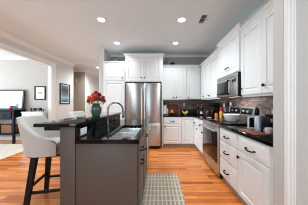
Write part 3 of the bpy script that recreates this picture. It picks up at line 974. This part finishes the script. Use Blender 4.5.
for x, y, z in ((-.035, -.02, .05), (.035, -.022, .05), (0, .04, .05), (0, -.0, .108)):
    tag(MB().ball((0, 0, 0), .039, .039, .036).build('orange', M['bread'], loc=(.42 + x, 4.15 + y, Z + z)), 'orange fruit in the dark bowl on the back worktop' if z < .1 else 'topmost orange fruit on the heap in the dark bowl', 'fruit', 'oranges in the bowl')
single('cutting_board', 'brown wooden board leaning on the back wall', 'cutting board', MB().box(-.17, .17, -.009, .009, 0, .30, .004), M['wood'], (.47, 4.355, Z + .002), (math.radians(-9), 0, 0))
fd = single('black_tray', 'low black bread bin under the white outlet', 'bread bin', MB().prism([(-.12, 0), (.12, 0), (.12, .10), (.02, .15), (-.06, .14), (-.12, .08)], 'X', -.24, .24), M['blackplastic'], (.96, 4.28, Z))
b = thing('banana_bunch', 'bunch of yellow green bananas in front of the black bread bin', 'fruit', (.80, 4.09, Z))
for i in range(4):
    a = -.5 + i * .3
    pts = []
    for j in range(7):
        u = j / 6
        pts.append((-.07 + .15 * u, -.03 + i * .02, .022 + i * .012 + .06 * (2 * u - 1) ** 2))
    mb = MB()
    mb.tube(pts, .017, 8)
    mb.build('banana', M['lime'] if i % 2 else M['yellow'], b)
ou = thing('power_outlet', 'white outlet plate on the back wall tile above the bread bin', 'outlet', (.845, YB - .0085, 1.20))
MB().box(-.036, .036, -.006, -.0003, -.06, .06, .002).build('cover_plate', M['white'], ou)
for z in (-.025, .025):
    MB().box(-.014, .014, -.0075, -.0059, z - .014, z + .014, .001).build('socket', M['trim'], ou)

# corner: dark bottles, coffee maker, jars
for i, (x, y, h, lab) in enumerate(((1.16, 3.98, .27, 'dark oil bottle in the corner nearest the bread bin'), (1.24, 3.90, .24, 'dark squat bottle in front of the corner bottles'), (1.30, 4.05, .30, 'tallest dark bottle in the back corner'))):
    b = thing('oil_bottle', lab, 'bottle', (x, y, Z), 0, 'dark bottles in the back corner')
    MB().lathe([(.032, 0), (.035, .006), (.035, h * .55), (.013, h * .75), (.012, h * .93)], n=16).build('bottle_body', M['darkbottle'], b)
    MB().lathe([(.014, h * .931), (.014, h)], n=12).build('cap', M['steel2'], b)
    MB().lathe([(.0352, h * .15), (.0356, h * .16), (.0356, h * .42), (.0352, h * .43)], n=16, cap0=False, cap1=False).build('bottle_label', M['paper'] if i == 1 else M['burgundy'], b)
cm = thing('coffee_maker', 'black drip coffee maker against the right wall tiles', 'coffee maker', (1.43, 3.52, Z), R90)
MB().box(-.09, .09, -.13, .12, 0, .03, .006).build('base', M['blackplastic'], cm)
MB().box(-.085, .085, .03, .12, .0305, .25, .008).build('water_tank', M['blackplastic'], cm)
MB().box(-.09, .09, -.12, .12, .2505, .345, .014).build('brew_head', M['blackplastic'], cm)
cf = MB().lathe([(.05, .031), (.062, .04), (.066, .10), (.045, .15), (.045, .165)], (0, -.045, 0), n=20).build('carafe', M['blackglass'], cm)
MB().tube([(-.0, -.10, .15), (0, -.135, .14), (0, -.13, .07), (0, -.105, .06)], .008, 8).build('handle', M['blackplastic'], cf)
b = thing('canister', 'round burgundy canister with lid in front of the coffee maker', 'canister', (1.24, 3.40, Z))
MB().lathe([(.05, 0), (.062, .008), (.07, .06), (.066, .13), (.05, .15)], n=24).build('canister_body', M['burgundy'], b)
MB().lathe([(.054, .1505), (.05, .165), (.016, .175), (.016, .187), (.01, .195)], n=24).build('lid', M['burgundy'], b)
single('saucer', 'small white dish at the edge of worktop before the burgundy canister', 'dish', MB().lathe([(.03, 0), (.034, .003), (.065, .016), (.063, .018), (.03, .006)], n=28), M['white'], (1.17, 3.15, Z))
b = thing('spice_jar', 'squat orange jar beside the red capped bottle', 'jar', (1.32, 3.10, Z))
MB().lathe([(.034, 0), (.037, .005), (.037, .085), (.03, .095)], n=18).build('jar_body', M['orange'], b)
MB().lathe([(.034, .0955), (.034, .115), (.03, .118)], n=18).build('lid', M['orange'], b)
b = thing('sauce_bottle', 'tall amber yellow bottle with bright red cap beyond the range', 'bottle', (1.42, 3.085, Z))
MB().lathe([(.036, 0), (.04, .006), (.04, .12), (.03, .15), (.022, .165)], n=18).build('bottle_body', M['amber'], b)
MB().lathe([(.028, .1655), (.032, .17), (.03, .21), (.016, .235), (.009, .265)], n=18).build('cap', M['red'], b)

# on the range
single('mixing_bowl', 'large white mixing bowl on the black cooktop', 'bowl', MB().lathe([(.07, 0), (.08, .004), (.115, .05), (.135, .105), (.14, .13), (.134, .13), (.128, .105), (.108, .052), (.06, .014)], n=36), M['white'], (1.35, 2.52, .9132))
cr = thing('utensil_crock', 'black crock at the back of the cooktop holding kitchen utensils', 'crock', (1.47, 2.905, .9127))
MB().lathe([(.055, 0), (.06, .005), (.064, .15), (.058, .15), (.052, .02)], n=24).build('crock_body', M['blackplastic'], cr)
for i, (dx, dy, hh, kind) in enumerate(((-.035, -.03, .33, 0), (.02, -.045, .35, 1), (.04, .03, .34, 0), (-.03, .04, .31, 1), (0, 0, .37, 0))):
    lab = ('black utensil standing in the black crock', 'steel utensil standing in the black crock')[kind]
    u = thing('cooking_utensil', lab, 'utensil', (1.47 + dx * .5, 2.905 + dy * .5, .9127 + .022), 0, ('black utensils in the crock', 'steel utensils in the crock')[kind])
    mm = M['blackplastic'] if kind == 0 else M['steel2']
    MB().tube([(0, 0, 0), (dx * .6, dy * .8, hh * .7)], .005, 8).build('handle', mm, u)
    MB().ball((dx * .8, dy * 1.05, hh * .83), .016, .034, .05, 12).build('utensil_head', mm, u)

# near right worktop
single('cutting_board', 'red brown wooden board lying on the worktop edge near the cased wall end', 'cutting board', MB().box(-.085, .085, -.16, .16, 0, .014, .004), M['wood'], (1.10, 1.60, Z))
ts = thing('tablet_stand', 'silver framed black screen propped upright behind the steel tumbler', 'tablet', (1.245, 1.80, Z), 0)
MB().box(-.05, .05, -.02, .05, 0, .012, .003).build('base', M['steel2'], ts)
R = lambda i, y: rect(-.06, .06, .0125, .165, i, y)
MB().rings([R(0, .012), R(0, 0), R(.002, -.003), R(.013, -.003), R(.013, -.001)]).build('frame', M['white'], ts, smooth=False)
MB().rings([R(.0135, -.0008), R(.0135, -.002)]).build('screen', M['blackglass'], ts, smooth=False)
MB().bar((0, .013, .12), (0, .046, .0125), .02, .006).build('prop', M['steel2'], ts)
b = thing('tumbler', 'tall blue grey steel tumbler on the near worktop', 'tumbler', (1.205, 1.655, Z + .0145 - .0145))
MB().lathe([(.03, 0), (.033, .004), (.038, .17), (.036, .175)], n=22).build('tumbler_body', M['bluesteel'], b)
MB().lathe([(.038, .1755), (.038, .186), (.03, .19)], n=22).build('lid', M['steel2'], b)
ck = thing('coffee_grinder', 'black countertop appliance behind the white mug', 'appliance', (1.425, 1.74, Z))
MB().box(-.065, .065, -.06, .08, 0, .175, .012, 2).build('appliance_body', M['blackplastic'], ck)
MB().box(-.05, .05, -.064, -.0602, .10, .155, .002).build('control_panel', M['steel2'], ck)
MB().lathe([(.045, .1755), (.05, .18), (.05, .2), (.01, .206)], (0, .01, 0), n=20).build('lid', M['darkbottle'], ck)
b = thing('pepper_mill', 'tall black pepper mill behind the steel tumbler', 'pepper mill', (1.43, 1.98, Z))
MB().lathe([(.028, 0), (.03, .005), (.022, .07), (.018, .11), (.026, .15), (.026, .18)], n=18).build('mill_body', M['blackplastic'], b)
MB().lathe([(.024, .1805), (.03, .2), (.03, .235), (.02, .26), (.008, .265), (.01, .28)], n=18).build('mill_head', M['leg'], b)
b = thing('mug', 'small white mug near the cased wall end', 'mug', (1.25, 1.545, Z))
MB().lathe([(.028, 0), (.033, .004), (.037, .065), (.034, .065), (.03, .01)], n=22).build('mug_body', M['white'], b)
MB().tube([(-.034, 0, .052), (-.052, 0, .048), (-.054, 0, .026), (-.034, 0, .016)], .005, 8).build('handle', M['white'], b)
ou = thing('power_outlet', 'white outlet plate on the tiles by the cased wall end', 'outlet', (XR - .0085, 1.915, 1.10), R90)
MB().box(-.036, .036, -.006, -.0003, -.06, .06, .002).build('cover_plate', M['white'], ou)
for z in (-.025, .025):
    MB().box(-.014, .014, -.0075, -.0059, z - .014, z + .014, .001).build('socket', M['trim'], ou)

# ornaments on top of the cabinets
b = thing('wire_sculpture', 'twisted wire and glass ornament on top of the pantry', 'ornament', (-1.24, 4.02, 2.411))
MB().lathe([(.05, 0), (.05, .008), (.01, .012)], n=20).build('base', M['black'], b)
wb = MB()
for a in range(4):
    c, s_ = math.cos(a * PI / 4), math.sin(a * PI / 4)
    wb.tube([(c * .09 * math.cos(t), s_ * .09 * math.cos(t), .095 + .085 * math.sin(t)) for t in [2 * PI * i / 20 for i in range(21)]], .004, 6)
wb.build('wire_loops', M['chrome'], b)
MB().ball((0, 0, .09), .045).build('glass_ball', M['glass'], b)
b = thing('house_ornament', 'small dark house shaped ornament on top of the back wall cabinets', 'ornament', (.44, 4.25, 2.386))
MB().box(-.06, .06, -.05, .05, 0, .06, .002).build('house_walls', M['leg'], b)
MB().prism([(-.09, .0605), (.09, .0605), (.0, .125)], 'Y', -.06, .06).build('roof', M['leg'], b)
